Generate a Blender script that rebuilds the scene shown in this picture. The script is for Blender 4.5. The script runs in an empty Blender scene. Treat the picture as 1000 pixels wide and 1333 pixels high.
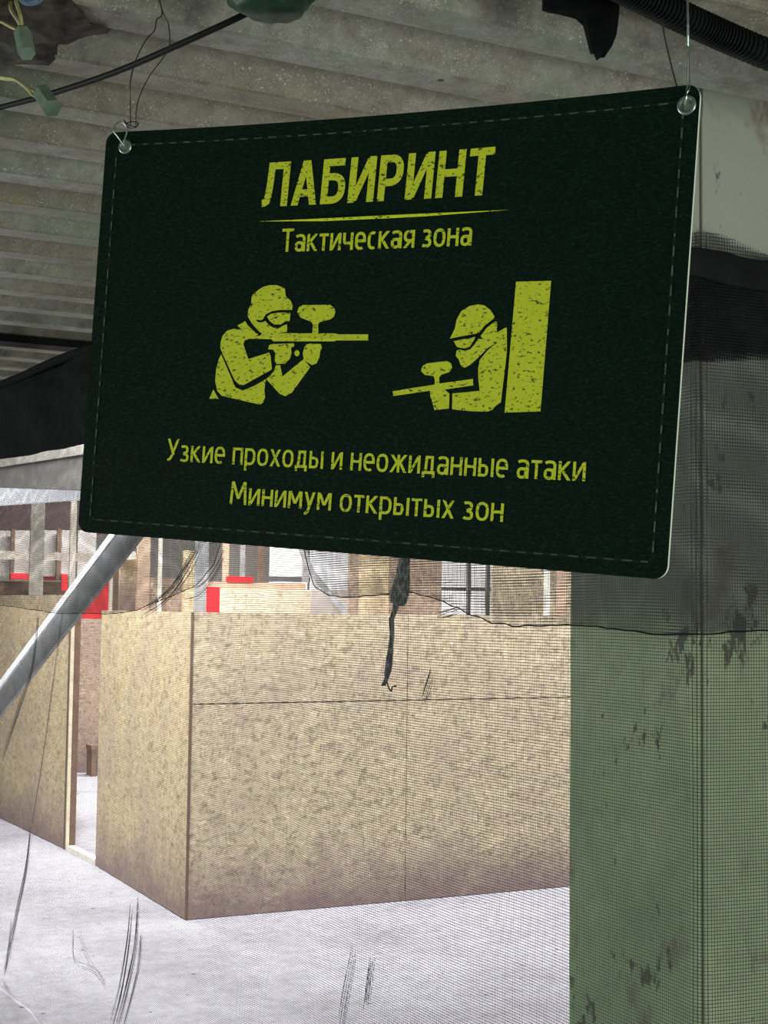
import bpy, bmesh, math, random
from mathutils import Vector, Matrix, noise
from mathutils.geometry import tessellate_polygon
R = random.Random(7)
SC = bpy.context.scene
COL = SC.collection
# ------------------------------------------------------------------ camera
W, H, FPX = 1000.0, 1333.0, 1880.0
EYE = Vector((0, 0, 1.6))
YAW = math.radians(63.7)                      # room X axis lies this far to the right of the view
PITCH = math.atan((793 - 666.5) / FPX)
ROLL = math.radians(-0.7)
f0 = Vector((math.cos(YAW), math.sin(YAW), 0))
r0 = Vector((math.sin(YAW), -math.cos(YAW), 0))
FWD = f0 * math.cos(PITCH) + Vector((0, 0, math.sin(PITCH)))
u0 = Vector((0, 0, 1)) * math.cos(PITCH) - f0 * math.sin(PITCH)
RGT = r0 * math.cos(ROLL) - u0 * math.sin(ROLL)
UPV = u0 * math.cos(ROLL) + r0 * math.sin(ROLL)
cd = bpy.data.cameras.new('camera'); cam = bpy.data.objects.new('camera', cd); COL.objects.link(cam)
m = Matrix((RGT, UPV, -FWD)).transposed().to_4x4(); m.translation = EYE
cam.matrix_world = m
cd.sensor_fit = 'VERTICAL'; cd.sensor_height = 24.0; cd.lens = 24.0 * FPX / H
cd.clip_start = 0.02; cd.clip_end = 200
SC.camera = cam
# ------------------------------------------------------------------ world, exposure, big lights
SC.view_settings.view_transform = 'Standard'
SC.view_settings.look = 'None'
SC.view_settings.gamma = 1.0
SC.view_settings.use_curve_mapping = False
SC.view_settings.exposure = 0.0
wd = bpy.data.worlds.new('world'); SC.world = wd; wd.use_nodes = True
wd.node_tree.nodes['Background'].inputs[0].default_value = (0.80, 0.92, 0.84, 1)
wd.node_tree.nodes['Background'].inputs[1].default_value = 0.62

def area(name, loc, target, sx, sy, power, col):
    l = bpy.data.lights.new(name, 'AREA'); l.shape = 'RECTANGLE'; l.size = sx; l.size_y = sy
    l.energy = power; l.color = col
    o = bpy.data.objects.new(name, l); COL.objects.link(o); o.location = loc
    o.rotation_euler = (Vector(target) - Vector(loc)).to_track_quat('-Z', 'Y').to_euler()
    return o
WARM = (1.0, 0.985, 0.985)
area('corridor_light', (1.95, 9.6, 3.4), (2.0, 8.6, 0.0), 0.3, 1.6, 200, WARM)
area('corridor_light', (1.55, 6.6, 3.7), (2.5, 9.2, 0.9), 0.3, 1.5, 370, WARM)  # lamp added and aimed to brighten the wall left of the corner
area('hall_tube_light', (6.0, 6.0, 4.2), (6.0, 6.6, 0.0), 4.0, 0.5, 410, WARM)
area('hall_tube_light', (5.0, 12.5, 4.2), (5.0, 12.6, 0.0), 4.0, 0.5, 800, WARM)
area('hall_tube_light', (4.5, 17.5, 4.2), (4.5, 17.8, 0.0), 5.0, 0.5, 560, WARM)
area('side_fill_light', (-3.4, 4.8, 1.3), (1.3, 2.3, 1.3), 2.2, 1.8, 150, (0.90, 1.0, 0.88))  # unseen fill light added at left to brighten the column side and net
area('low_fill_light', (1.9, -1.9, 0.75), (0.9, 1.5, 1.3), 1.2, 1.2, 66, (1.0, 1.0, 0.90))  # fill light added low behind the camera for the sign and column

# ------------------------------------------------------------------ pixel helpers
def ray(px, py):
    return FWD + RGT * ((px - W / 2) / FPX) - UPV * ((py - H / 2) / FPX)
def P(px, py, d): return EYE + ray(px, py) * d
def hit(px, py, axis, val):
    r = ray(px, py); t = (val - EYE[axis]) / r[axis]
    return EYE + r * t
def F(px, py): return hit(px, py, 2, 0.0)

# ------------------------------------------------------------------ materials
def mat(name, rough=0.8, metal=0.0, spec=0.3):
    m = bpy.data.materials.new(name); m.use_nodes = True
    b = m.node_tree.nodes['Principled BSDF']
    b.inputs['Roughness'].default_value = rough; b.inputs['Metallic'].default_value = metal
    b.inputs['Specular IOR Level'].default_value = spec
    return m, m.node_tree.nodes, m.node_tree.links, b
def coords(N, L, scale=(1, 1, 1), rot=(0, 0, 0)):
    t = N.new('ShaderNodeTexCoord'); mp = N.new('ShaderNodeMapping')
    mp.inputs['Scale'].default_value = scale; mp.inputs['Rotation'].default_value = rot
    L.new(t.outputs['Object'], mp.inputs[0]); return mp.outputs[0]
def tnoise(N, L, vec, scale, detail=4, rough=0.6, dist=0.0):
    n = N.new('ShaderNodeTexNoise'); n.inputs['Scale'].default_value = scale
    n.inputs['Detail'].default_value = detail; n.inputs['Roughness'].default_value = rough
    n.inputs['Distortion'].default_value = dist
    L.new(vec, n.inputs['Vector']); return n.outputs['Fac']
def tvor(N, L, vec, scale, feat='F1', out='Distance'):
    n = N.new('ShaderNodeTexVoronoi'); n.feature = feat; n.inputs['Scale'].default_value = scale
    L.new(vec, n.inputs['Vector']); return n.outputs[out]
def ramp(N, L, fac, stops, interp='LINEAR'):
    r = N.new('ShaderNodeValToRGB'); r.color_ramp.interpolation = interp
    el = r.color_ramp.elements
    while len(el) > 1: el.remove(el[-1])
    for i, (p, c) in enumerate(stops):
        e = el[0] if i == 0 else el.new(p)
        e.position = p; e.color = (*c, 1) if len(c) == 3 else c
    L.new(fac, r.inputs[0]); return r.outputs[0]
def mix(N, L, fac, a, b, mode='MIX'):
    n = N.new('ShaderNodeMix'); n.data_type = 'RGBA'; n.blend_type = mode
    for s, v in ((n.inputs[0], fac), (n.inputs[6], a), (n.inputs[7], b)):
        if isinstance(v, (int, float)): s.default_value = v
        elif isinstance(v, tuple): s.default_value = (*v, 1)
        else: L.new(v, s)
    return n.outputs[2]
def bump(N, L, b, h, s=0.3, d=0.01):
    n = N.new('ShaderNodeBump'); n.inputs['Strength'].default_value = s; n.inputs['Distance'].default_value = d
    L.new(h, n.inputs['Height']); L.new(n.outputs[0], b.inputs['Normal'])
K0, K1 = (0, 0, 0), (1, 1, 1)

def simple(name, c, rough=0.7, metal=0.0, var=0.25, scale=12, spec=0.3):
    m, N, L, b = mat(name, rough, metal, spec)
    n = tnoise(N, L, coords(N, L), scale, 5)
    c2 = tuple(x * (1 - var) for x in c); c1 = tuple(min(1, x * (1 + var)) for x in c)
    L.new(ramp(N, L, n, [(0.3, c2), (0.7, c1)]), b.inputs['Base Color'])
    return m
def osb(name, lo, mid, hi, dirt=True):
    m, N, L, b = mat(name, 0.75)
    cs = []
    for k, (rx, sc) in enumerate(((0.5, (1, 1, 2.6)), (-0.7, (2.2, 2.2, 1)), (1.3, (1.3, 1.3, 2.0)))):
        v = coords(N, L, sc, (rx, rx * 0.6, 0.3 * k))
        wv = N.new('ShaderNodeVectorMath'); wv.operation = 'ADD'
        nz = N.new('ShaderNodeTexNoise'); nz.inputs['Scale'].default_value = 9
        L.new(v, nz.inputs['Vector']); sc2 = N.new('ShaderNodeVectorMath'); sc2.operation = 'SCALE'; sc2.inputs[3].default_value = 0.10
        L.new(nz.outputs['Color'], sc2.inputs[0]); L.new(v, wv.inputs[0]); L.new(sc2.outputs[0], wv.inputs[1])
        cell = tvor(N, L, wv.outputs[0], 21 + 7 * k, 'F1', 'Color')
        sep = N.new('ShaderNodeSeparateColor'); L.new(cell, sep.inputs[0])
        cs.append(sep.outputs[k % 3])
    a = mix(N, L, 0.5, cs[0], cs[1]); a = mix(N, L, 0.34, a, cs[2])
    col = ramp(N, L, a, [(0.12, lo), (0.45, mid), (0.62, mid), (0.9, hi)])
    fl = tnoise(N, L, coords(N, L, (1, 1, 1.5)), 17, 6, 0.75, 1.2)
    col = mix(N, L, ramp(N, L, fl, [(0.52, K0), (0.68, (0.75,) * 3)]), col, tuple(x * 0.42 for x in lo))
    big = tnoise(N, L, coords(N, L), 2.2, 3)
    col = mix(N, L, ramp(N, L, big, [(0.4, K0), (0.7, (0.35,) * 3)]), col, (0.36, 0.27, 0.26))
    if dirt:                                           # splashed, scuffed dirt near the floor with its own ragged edge
        t = N.new('ShaderNodeTexCoord'); s = N.new('ShaderNodeSeparateXYZ'); L.new(t.outputs['Object'], s.inputs[0])
        ad = N.new('ShaderNodeMath'); ad.operation = 'MULTIPLY_ADD'; ad.inputs[1].default_value = 0.55
        L.new(tnoise(N, L, coords(N, L), 3.5, 6, 0.7), ad.inputs[0]); L.new(s.outputs['Z'], ad.inputs[2])
        col = mix(N, L, ramp(N, L, ad.outputs[0], [(0.30, (0.8,) * 3), (0.62, K0)]), col, (0.19, 0.12, 0.135))
    L.new(col, b.inputs['Base Color']); bump(N, L, b, a, 0.25, 0.004)
    return m
M = {}
M['osb_pale'] = osb('osb_pale', (0.36, 0.27, 0.15), (0.62, 0.50, 0.30), (0.78, 0.68, 0.47))
M['osb_grey'] = osb('osb_grey', (0.30, 0.24, 0.17), (0.58, 0.485, 0.32), (0.78, 0.68, 0.48))
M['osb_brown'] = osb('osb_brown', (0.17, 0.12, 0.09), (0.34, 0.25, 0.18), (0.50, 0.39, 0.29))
M['osb_cream'] = osb('osb_cream', (0.5, 0.42, 0.27), (0.76, 0.68, 0.49), (0.86, 0.80, 0.66), False)
M['timber'] = simple('timber', (0.66, 0.57, 0.42), 0.7, var=0.2)
M['timber_orange'] = simple('timber_orange', (0.56, 0.40, 0.29), 0.7, var=0.2)
M['timber_white'] = simple('timber_white', (0.84, 0.79, 0.70), 0.7, var=0.12)
M['timber_dark'] = simple('timber_dark', (0.16, 0.10, 0.07), 0.8)
M['steel_dark'] = simple('steel_dark', (0.10, 0.10, 0.105), 0.55, var=0.35)
M['steel_grey'] = simple('steel_grey', (0.30, 0.30, 0.31), 0.55, var=0.3)
M['steel_warm'] = simple('steel_warm', (0.19, 0.18, 0.17), 0.8, var=0.3)
M['masonry'] = simple('masonry', (0.055, 0.048, 0.040), 0.95, var=0.75, scale=40)
M['steel_pale'] = simple('steel_pale', (0.78, 0.81, 0.86), 0.5, var=0.2)
M['concrete_post'] = simple('concrete_post', (0.42, 0.40, 0.36), 0.9, var=0.35, scale=16)
M['brown_wall'] = simple('brown_wall', (0.075, 0.05, 0.048), 0.9, var=0.3, scale=3)
M['far_wall'] = simple('far_wall', (0.52, 0.47, 0.42), 0.9, var=0.18, scale=2)
M['far_panel'] = simple('far_panel', (0.45, 0.42, 0.39), 0.8, var=0.2, scale=5)
_m, _N, _L, _b = mat('backlit', 0.8); _b.inputs['Base Color'].default_value = (0.8, 0.8, 0.78, 1)
_b.inputs['Emission Color'].default_value = (0.95, 0.97, 1, 1); _b.inputs['Emission Strength'].default_value = 0.55; M['backlit'] = _m
M['red'] = simple('red', (0.66, 0.018, 0.03), 0.5, var=0.1)
M['black_cloth'] = simple('black_cloth', (0.007, 0.0075, 0.009), 0.95, var=0.4, scale=30, spec=0.05)
M['black_plastic'] = simple('black_plastic', (0.008, 0.010, 0.010), 0.6, var=0.2, spec=0.12)
M['wire'] = simple('wire', (0.10, 0.11, 0.10), 0.35, 0.8, var=0.3, scale=60)
M['grommet'] = simple('grommet', (0.28, 0.35, 0.31), 0.35, 0.75, var=0.2, scale=90)
M['connector_top'] = simple('connector_top', (0.03, 0.09, 0.045), 0.5, var=0.2, scale=60)
M['connector_side'] = simple('connector_side', (0.17, 0.24, 0.18), 0.5, var=0.2, scale=60)
M['wire_yellow'] = simple('wire_yellow', (0.42, 0.42, 0.20), 0.5, var=0.2, scale=60)
M['blue_plastic'] = simple('blue_plastic', (0.10, 0.16, 0.26), 0.4, var=0.2)
M['green_paint'] = simple('green_paint', (0.014, 0.042, 0.022), 0.5, var=0.5, scale=35)
M['net'] = simple('net', (0.05, 0.053, 0.052), 0.7, var=0.2, scale=8)
def make_scrap():
    m, N, L, b = mat('bunched_net_scrap', 0.9)
    n = tvor(N, L, coords(N, L, (1, 1, 0.6)), 110)
    L.new(ramp(N, L, n, [(0.2, (0.025, 0.025, 0.028)), (0.5, (0.10, 0.098, 0.105)), (0.75, (0.26, 0.25, 0.25))]), b.inputs['Base Color']); bump(N, L, b, n, 0.8, 0.006); return m
M['scrap'] = make_scrap()
M['net_dark'] = simple('net_dark', (0.012, 0.013, 0.014), 0.9, var=0.3, scale=20, spec=0.08)

def make_floor():
    m, N, L, b = mat('concrete_floor', 0.75)
    v = coords(N, L); n1 = tnoise(N, L, v, 1.3, 6, 0.65); n2 = tnoise(N, L, v, 14, 6, 0.75)
    c = ramp(N, L, mix(N, L, 0.5, n1, n2), [(0.33, (0.21, 0.205, 0.23)), (0.5, (0.345, 0.34, 0.38)), (0.65, (0.46, 0.46, 0.51))])
    sp = tvor(N, L, v, 5.5)
    c = mix(N, L, ramp(N, L, sp, [(0.035, (0.85,) * 3), (0.07, K0)]), c, (0.03, 0.03, 0.03))
    L.new(c, b.inputs['Base Color']); bump(N, L, b, n2, 0.2, 0.004); return m
M['floor'] = make_floor()
def make_ceiling():
    m, N, L, b = mat('dusty_metal_deck', 0.55, 0.0, 0.5)
    v = coords(N, L); vs = coords(N, L, (0.35, 1.6, 1))
    n1 = tnoise(N, L, vs, 2.6, 5, 0.6); n2 = tnoise(N, L, v, 28, 6, 0.75)
    c = ramp(N, L, n1, [(0.3, (0.150, 0.128, 0.078)), (0.45, (0.255, 0.238, 0.185)), (0.56, (0.30, 0.305, 0.265)), (0.7, (0.24, 0.285, 0.225))])
    c = mix(N, L, ramp(N, L, n2, [(0.35, (0.6,) * 3), (0.6, K0)]), c, (0.085, 0.074, 0.048))
    st = tnoise(N, L, vs, 7, 4)
    c = mix(N, L, ramp(N, L, st, [(0.58, K0), (0.75, (0.5,) * 3)]), c, (0.33, 0.30, 0.17))
    gp = tnoise(N, L, coords(N, L, (0.8, 1.2, 1)), 1.9, 4, 0.6)
    c = mix(N, L, ramp(N, L, gp, [(0.54, K0), (0.60, (0.55,) * 3)]), c, (0.16, 0.22, 0.155))
    for sc, r0_, r1_, k in ((170, 0.16, 0.26, 0.6), (85, 0.10, 0.17, 0.8), (330, 0.2, 0.3, 0.55)):          # plaster dust specks
        w = tvor(N, L, v, sc); g = tnoise(N, L, v, 3.0 + sc * 0.08, 4)
        fac = N.new('ShaderNodeMath'); fac.operation = 'MULTIPLY'
        L.new(ramp(N, L, w, [(r0_, (k,) * 3), (r1_, K0)]), fac.inputs[0]); L.new(ramp(N, L, g, [(0.42, K0), (0.62, K1)]), fac.inputs[1])
        c = mix(N, L, fac.outputs[0], c, (0.60, 0.61, 0.57))
    d = tvor(N, L, v, 9)
    c = mix(N, L, ramp(N, L, d, [(0.035, (0.9,) * 3), (0.06, K0)]), c, (0.01, 0.01, 0.01))
    L.new(c, b.inputs['Base Color']); bump(N, L, b, n2, 0.35, 0.006); return m
M['ceiling'] = make_ceiling()
def make_column():
    m, N, L, b = mat('flaking_green_paint', 0.6)
    v = coords(N, L)
    n1 = tnoise(N, L, v, 2.3, 5); n2 = tnoise(N, L, v, 30, 5, 0.7)
    c = ramp(N, L, n1, [(0.35, (0.30, 0.42, 0.26)), (0.52, (0.43, 0.55, 0.34)), (0.68, (0.58, 0.64, 0.43))])
    c = mix(N, L, ramp(N, L, n2, [(0.4, (0.35,) * 3), (0.62, K0)]), c, (0.23, 0.29, 0.19))
    tz = N.new('ShaderNodeTexCoord'); sz = N.new('ShaderNodeSeparateXYZ'); L.new(tz.outputs['Object'], sz.inputs[0])
    az = N.new('ShaderNodeMath'); az.operation = 'MULTIPLY_ADD'; az.inputs[1].default_value = 0.16; L.new(n2, az.inputs[0]); L.new(sz.outputs['Z'], az.inputs[2])
    mr = N.new('ShaderNodeMapRange'); mr.inputs[1].default_value = 1.64; mr.inputs[2].default_value = 1.72; L.new(az.outputs[0], mr.inputs[0])
    c = mix(N, L, mr.outputs[0], c, mix(N, L, n1, (0.27, 0.30, 0.25), (0.42, 0.45, 0.39)))
    vs = coords(N, L, (1, 1, 0.55)); sp = mix(N, L, 0.5, tnoise(N, L, vs, 46, 4, 0.6), tnoise(N, L, v, 5.5, 2)); br = tnoise(N, L, vs, 9.5, 4, 0.7)
    c = mix(N, L, ramp(N, L, br, [(0.57, K0), (0.68, (0.7,) * 3)]), c, (0.14, 0.075, 0.06))
    c = mix(N, L, ramp(N, L, sp, [(0.585, K0), (0.615, (0.85,) * 3)]), c, (0.035, 0.028, 0.025))
    L.new(c, b.inputs['Base Color']); bump(N, L, b, n2, 0.3, 0.003); return m
M['column'] = make_column()
def make_sign_face():
    m, N, L, b = mat('dark_green_leather_print', 0.55, 0.0, 0.07)
    v = coords(N, L, (1, 1, 1), (0, 0, 0)); vs = coords(N, L, (1.0, 1.0, 2.2), (0.0, 0.35, 0.5))
    n1 = tnoise(N, L, vs, 150, 4, 0.6); n2 = tvor(N, L, vs, 260)
    h = mix(N, L, 0.5, n1, n2)
    c = ramp(N, L, h, [(0.25, (0.0016, 0.0085, 0.0048)), (0.55, (0.0032, 0.0155, 0.0086)), (0.75, (0.010, 0.033, 0.019))])
    L.new(c, b.inputs['Base Color']); bump(N, L, b, h, 0.35, 0.0012); return m
M['sign_face'] = make_sign_face()
M['sign_edge'] = simple('sign_edge', (0.62, 0.72, 0.60), 0.5, var=0.05)
M['stitch'] = simple('stitch', (0.045, 0.095, 0.065), 0.7, var=0.5, scale=120)
M['groove'] = simple('groove', (0.002, 0.006, 0.004), 0.7, var=0.3, scale=120)
def make_letter():
    m, N, L, b = mat('worn_lime_print', 0.6)
    v = coords(N, L, (1.0, 1.0, 1.9), (0.3, 0.5, 0.0))
    n1 = tnoise(N, L, v, 190, 5, 0.65); n2 = tnoise(N, L, coords(N, L), 60, 3)
    c = mix(N, L, n2, (0.62, 0.74, 0.02), (0.78, 0.88, 0.05))
    wear = ramp(N, L, n1, [(0.57, K0), (0.615, (0.92,) * 3)])
    c = mix(N, L, wear, c, (0.02, 0.045, 0.010))
    L.new(c, b.inputs['Base Color']); return m
M['lime'] = make_letter()

# ------------------------------------------------------------------ object helpers
def origin(o):
    v = Vector((0, 0, 0))
    while o is not None:
        v = v + o.location; o = o.parent
    return v
def props(o, label, cat, group=None):
    o['label'] = label; o['category'] = cat
    if group: o['group'] = group
    return o
def thing(name, label, cat, loc, group=None):
    o = bpy.data.objects.new(name, None); COL.objects.link(o); o.location = loc
    o.empty_display_size = 0.05
    return props(o, label, cat, group)
class MB:
    def __init__(s): s.v = []; s.f = []
    def add(s, vs, fs):
        n = len(s.v); s.v += [Vector(x) for x in vs]; s.f += [tuple(i + n for i in f) for f in fs]; return s
    def box(s, a, b):                                     # axis aligned
        x0, y0, z0 = (min(a[i], b[i]) for i in range(3)); x1, y1, z1 = (max(a[i], b[i]) for i in range(3))
        return s.add([(x0,y0,z0),(x1,y0,z0),(x1,y1,z0),(x0,y1,z0),(x0,y0,z1),(x1,y0,z1),(x1,y1,z1),(x0,y1,z1)],
                     [(0,3,2,1),(4,5,6,7),(0,1,5,4),(1,2,6,5),(2,3,7,6),(3,0,4,7)])
    def bar(s, p, q, w, h, up=(0, 0, 1)):                 # box beam from p to q, w sideways, h along up
        p, q = Vector(p), Vector(q); d = (q - p).normalized(); up = Vector(up)
        side = d.cross(up).normalized(); u = side.cross(d).normalized()
        c = [p + side * (w * i / 2) + u * (h * j / 2) for i, j in ((-1,-1),(1,-1),(1,1),(-1,1))]
        c += [x + (q - p) for x in c]
        return s.add(c, [(0,1,2,3),(7,6,5,4),(0,4,5,1),(1,5,6,2),(2,6,7,3),(3,7,4,0)])
    def slab(s, a, b, z0, z1, t):                         # upright board between plan points a, b; t = thickness to its right side
        a, b = Vector((a[0], a[1], 0)), Vector((b[0], b[1], 0)); d = (b - a).normalized()
        n = Vector((d.y, -d.x, 0)) * t
        vs = [a, b, b + n, a + n]; vs = [Vector((x.x, x.y, z0)) for x in vs] + [Vector((x.x, x.y, z1)) for x in vs]
        return s.add(vs, [(0,1,2,3),(7,6,5,4),(0,4,5,1),(1,5,6,2),(2,6,7,3),(3,7,4,0)])
    def tube(s, pts, r, n=6, rs=None, smooth=4):
        pts = [Vector(p) for p in pts]
        if smooth and len(pts) > 2: pts, rs = spline(pts, smooth, rs)
        k = len(pts); t0 = (pts[1] - pts[0]).normalized()
        a = t0.orthogonal().normalized(); vs = []; fs = []
        for i, p in enumerate(pts):
            t = (pts[min(i + 1, k - 1)] - pts[max(i - 1, 0)]).normalized()
            a = (a - t * a.dot(t)).normalized(); bb = t.cross(a)
            rr = rs[i] if rs else r
            for j in range(n):
                th = 2 * math.pi * j / n
                vs.append(p + (a * math.cos(th) + bb * math.sin(th)) * rr)
        for i in range(k - 1):
            for j in range(n):
                j2 = (j + 1) % n
                fs.append((i*n+j, i*n+j2, (i+1)*n+j2, (i+1)*n+j))
        fs.append(tuple(range(n))[::-1]); fs.append(tuple(range((k-1)*n, k*n)))
        return s.add(vs, fs)
    def build(s, name, mt, parent=None, loc=None, smooth=False, bevel=0):
        me = bpy.data.meshes.new(name)
        o = bpy.data.objects.new(name, me); COL.objects.link(o)
        if parent is not None: o.parent = parent; base = origin(parent)
        else:
            base = Vector(loc) if loc is not None else Vector((0, 0, 0)); o.location = base
        me.from_pydata([tuple(v - base) for v in s.v], [], s.f); me.update()
        bm = bmesh.new(); bm.from_mesh(me); bmesh.ops.recalc_face_normals(bm, faces=bm.faces)
        if bevel: bmesh.ops.bevel(bm, geom=bm.edges[:], offset=bevel, segments=2, affect='EDGES', clamp_overlap=True)
        bm.to_mesh(me); bm.free()
        if smooth:
            for p in me.polygons: p.use_smooth = True
        me.materials.append(M[mt]); return o
def spline(pts, k, rs=None):
    out = []; ro = [] if rs else None; n = len(pts)
    for i in range(n - 1):
        p0, p1, p2, p3 = pts[max(i-1,0)], pts[i], pts[i+1], pts[min(i+2,n-1)]
        for j in range(k):
            t = j / k
            out.append(0.5*((2*p1)+(p2-p0)*t+(2*p0-5*p1+4*p2-p3)*t*t+(3*p1-p0-3*p2+p3)*t*t*t))
            if rs: ro.append(rs[i]*(1-t)+rs[i+1]*t)
    out.append(pts[-1])
    if rs: ro.append(rs[-1])
    return out, ro
def struct(o): o['kind'] = 'structure'; return o
def interp(tab, x):
    if x <= tab[0][0]: return tab[0][1]
    for (a, b), (c, d) in zip(tab, tab[1:]):
        if x <= c: return b + (d - b) * (x - a) / (c - a)
    return tab[-1][1]

# ------------------------------------------------------------------ setting
ZC = 2.35
NX, NY = P(912, 950, 2.13)[:2]                            # green column's near corner
struct(MB().box((-5, -5, -0.1), (13, 24, 0)).build('floor', 'floor'))
def deck():
    mb = MB(); p = 0.19; hgt = 0.065
    y = -3.0; prof = []
    while y < 13:
        prof += [(y, ZC), (y + 0.055, ZC), (y + 0.060, ZC + 0.004), (y + 0.078, ZC + hgt), (y + 0.115, ZC + hgt), (y + 0.120, ZC + hgt - 0.005),
                 (y + 0.150, ZC + hgt - 0.005), (y + 0.155, ZC + hgt), (y + 0.168, ZC + hgt), (y + p - 0.004, ZC + 0.003)]
        y += p
    vs = []; fs = []
    def xs_of(y): return 3.4 if y < 2.6 else 1.40
    n = len(prof)
    for k in range(4):
        for (yy, zz) in prof: vs.append((-4.0 + (xs_of(yy) + 4.0) * k / 3, yy, zz))
    for i in range(3):
        for j in range(n - 1): fs.append((i*n+j, (i+1)*n+j, (i+1)*n+j+1, i*n+j+1))
    m0 = len(vs)
    zz = ZC + 0.2
    vs += [(-4, -3, zz), (3.4, -3, zz), (3.4, 2.6, zz), (1.40, 2.6, zz), (1.40, 13, zz), (-4, 13, zz), (-4, 2.6, zz)]
    fs += [(m0, m0+1, m0+2, m0+3, m0+6), (m0+6, m0+3, m0+4, m0+5)]
    return mb.add(vs, fs)
struct(deck().build('ceiling', 'ceiling'))
struct(MB().box((-4, 4.02, ZC - 0.022), (1.38, 4.10, ZC - 0.001)).build('trim_1', 'black_plastic'))
struct(MB().box((1.4, -3, 4.6), (13, 24, 4.7)).build('ceiling_hall', 'brown_wall'))
struct(MB().box((-5, 23.8, 0), (13, 24, 4.6)).build('wall_back', 'far_wall'))
struct(MB().box((12.8, -5, 0), (13, 23.8, 4.6)).build('wall_right', 'far_wall'))
struct(MB().box((-5, -5, 0), (-4.8, 23.8, 4.6)).build('wall_left', 'far_wall'))
CW = hit(739, 1000, 0, NX).y - NY
def column():
    mb = MB(); n = 40
    mb.box((NX, NY, 0), (NX + CW, NY + CW, ZC + 0.15)); return mb
col = column().build('concrete_column', 'column', None, (NX, NY, 0), bevel=0.008)
props(col, 'square green column with flaking stains, right of the maze and wrapped in black netting', 'column')

# ------------------------------------------------------------------ maze partitions
cA = F(244, 1198)                                         # outside corner of the near maze block
TOP = hit(244, 797, 1, cA.y).z
def wall_to(px, ref_axis, val, py=1000): return hit(px, py, ref_axis, val)
right_end = Vector((cA.x + 5.2, cA.y, 0))
cB = F(124, 1127); cC = F(82, 1105); cD = F(-60, 1036)
t = thing('maze_partition', 'long grey-brown chipboard maze wall facing us behind the net, right of the corner', 'wall', cA)
L1 = 1.25
xa = cA.x
zseam = hit(244, 917, 1, cA.y).z
for k in range(4):
    x0 = xa + k * L1 * 1.0 + (0.004 if k else 0); x1 = xa + (k + 1) * L1 + 0.0012
    MB().box((x0, cA.y, 0.004), (x1 - 0.002, cA.y + 0.022, zseam - 0.003)).build('chipboard_panel', 'osb_grey', t)
    MB().box((x0, cA.y, zseam + 0.003), (x1 - 0.002, cA.y + 0.022, TOP)).build('chipboard_panel', 'osb_grey', t)
    MB().box((x0, cA.y + 0.024, zseam - 0.04), (x1, cA.y + 0.06, zseam + 0.04)).build('seam_backing', 'timber_dark', t)  # dark backing added behind the seam to stop light showing through
    if k == 0: MB().box((x0 - 0.013, cA.y - 0.003, 0.002), (x0 + 0.001, cA.y + 0.02, TOP)).build('corner_gap_strip', 'timber_dark', t)  # dark strip: the shade of the panel gap put into its colour
    MB().box((x0 + 0.05, cA.y + 0.024, 0.004), (x0 + 0.10, cA.y + 0.07, TOP - 0.01)).build('stud', 'timber', t)
t = thing('maze_partition', 'yellowish chipboard maze wall running back from the corner to the doorway', 'wall', cA)
MB().slab(cA + Vector((-0.013, 0.006, 0)), cB, 0.004, TOP, 0.022).build('chipboard_panel', 'osb_pale', t)
MB().slab(cB + Vector((0.025, 0.0, 0)), cB + Vector((0.09, -0.05, 0)), 0.004, TOP - 0.02, 0.04).build('stud', 'timber', t)
TOPL = hit(40, 775, 0, cC.x).z
t = thing('maze_partition', 'pale yellow chipboard wall left of the doorway, under the slanting brace', 'wall', cC)
MB().slab(cC, cD, 0.004, TOPL, 0.022).build('chipboard_panel', 'osb_pale', t)
MB().slab(cC + Vector((0.002, -0.075, 0)), cC + Vector((0, -0.002, 0)), 0.0, TOPL, 0.06).build('door_jamb', 'timber_dark', t)
MB().slab(cC + Vector((-0.004, -0.09, 0)), cC + Vector((-0.004, -0.07, 0)), 0.0, TOPL, 0.02).build('jamb_strip', 'timber', t)
o = MB().slab(cB + Vector((0.0, 0.0, 0)), cC + Vector((0, -0.10, 0)), 0.0, 0.035, 0.05).build('door_sill', 'timber_white', None, cB)
props(o, 'low whitish threshold board across the bottom of the maze doorway', 'sill')
# behind the doorway
e0 = F(86, 1006); e1 = F(150, 1006)
DB = (e0 - EYE).dot(FWD)
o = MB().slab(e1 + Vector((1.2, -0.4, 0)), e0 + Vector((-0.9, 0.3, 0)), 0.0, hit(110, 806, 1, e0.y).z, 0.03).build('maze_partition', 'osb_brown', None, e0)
props(o, 'brown chipboard wall seen through the narrow maze doorway', 'wall')
k0 = F(110, 1008) ; k1 = F(127, 1008)
kz = hit(115, 968, 1, k0.y).z
t = thing('wooden_stool', 'small dark wooden stool against the brown wall inside the doorway', 'stool', k0)
sd = (k1 - k0)
MB().box((k0.x, k0.y - 0.22, kz - 0.04), (k0.x + 0.26, k0.y - 0.02, kz)).build('seat', 'timber_dark', t)
for dx in (0.01, 0.21):
    for dy in (-0.21, -0.07):
        MB().box((k0.x + dx, k0.y + dy, 0.0), (k0.x + dx + 0.04, k0.y + dy + 0.04, kz - 0.04)).build('leg', 'timber_dark', t)

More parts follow.
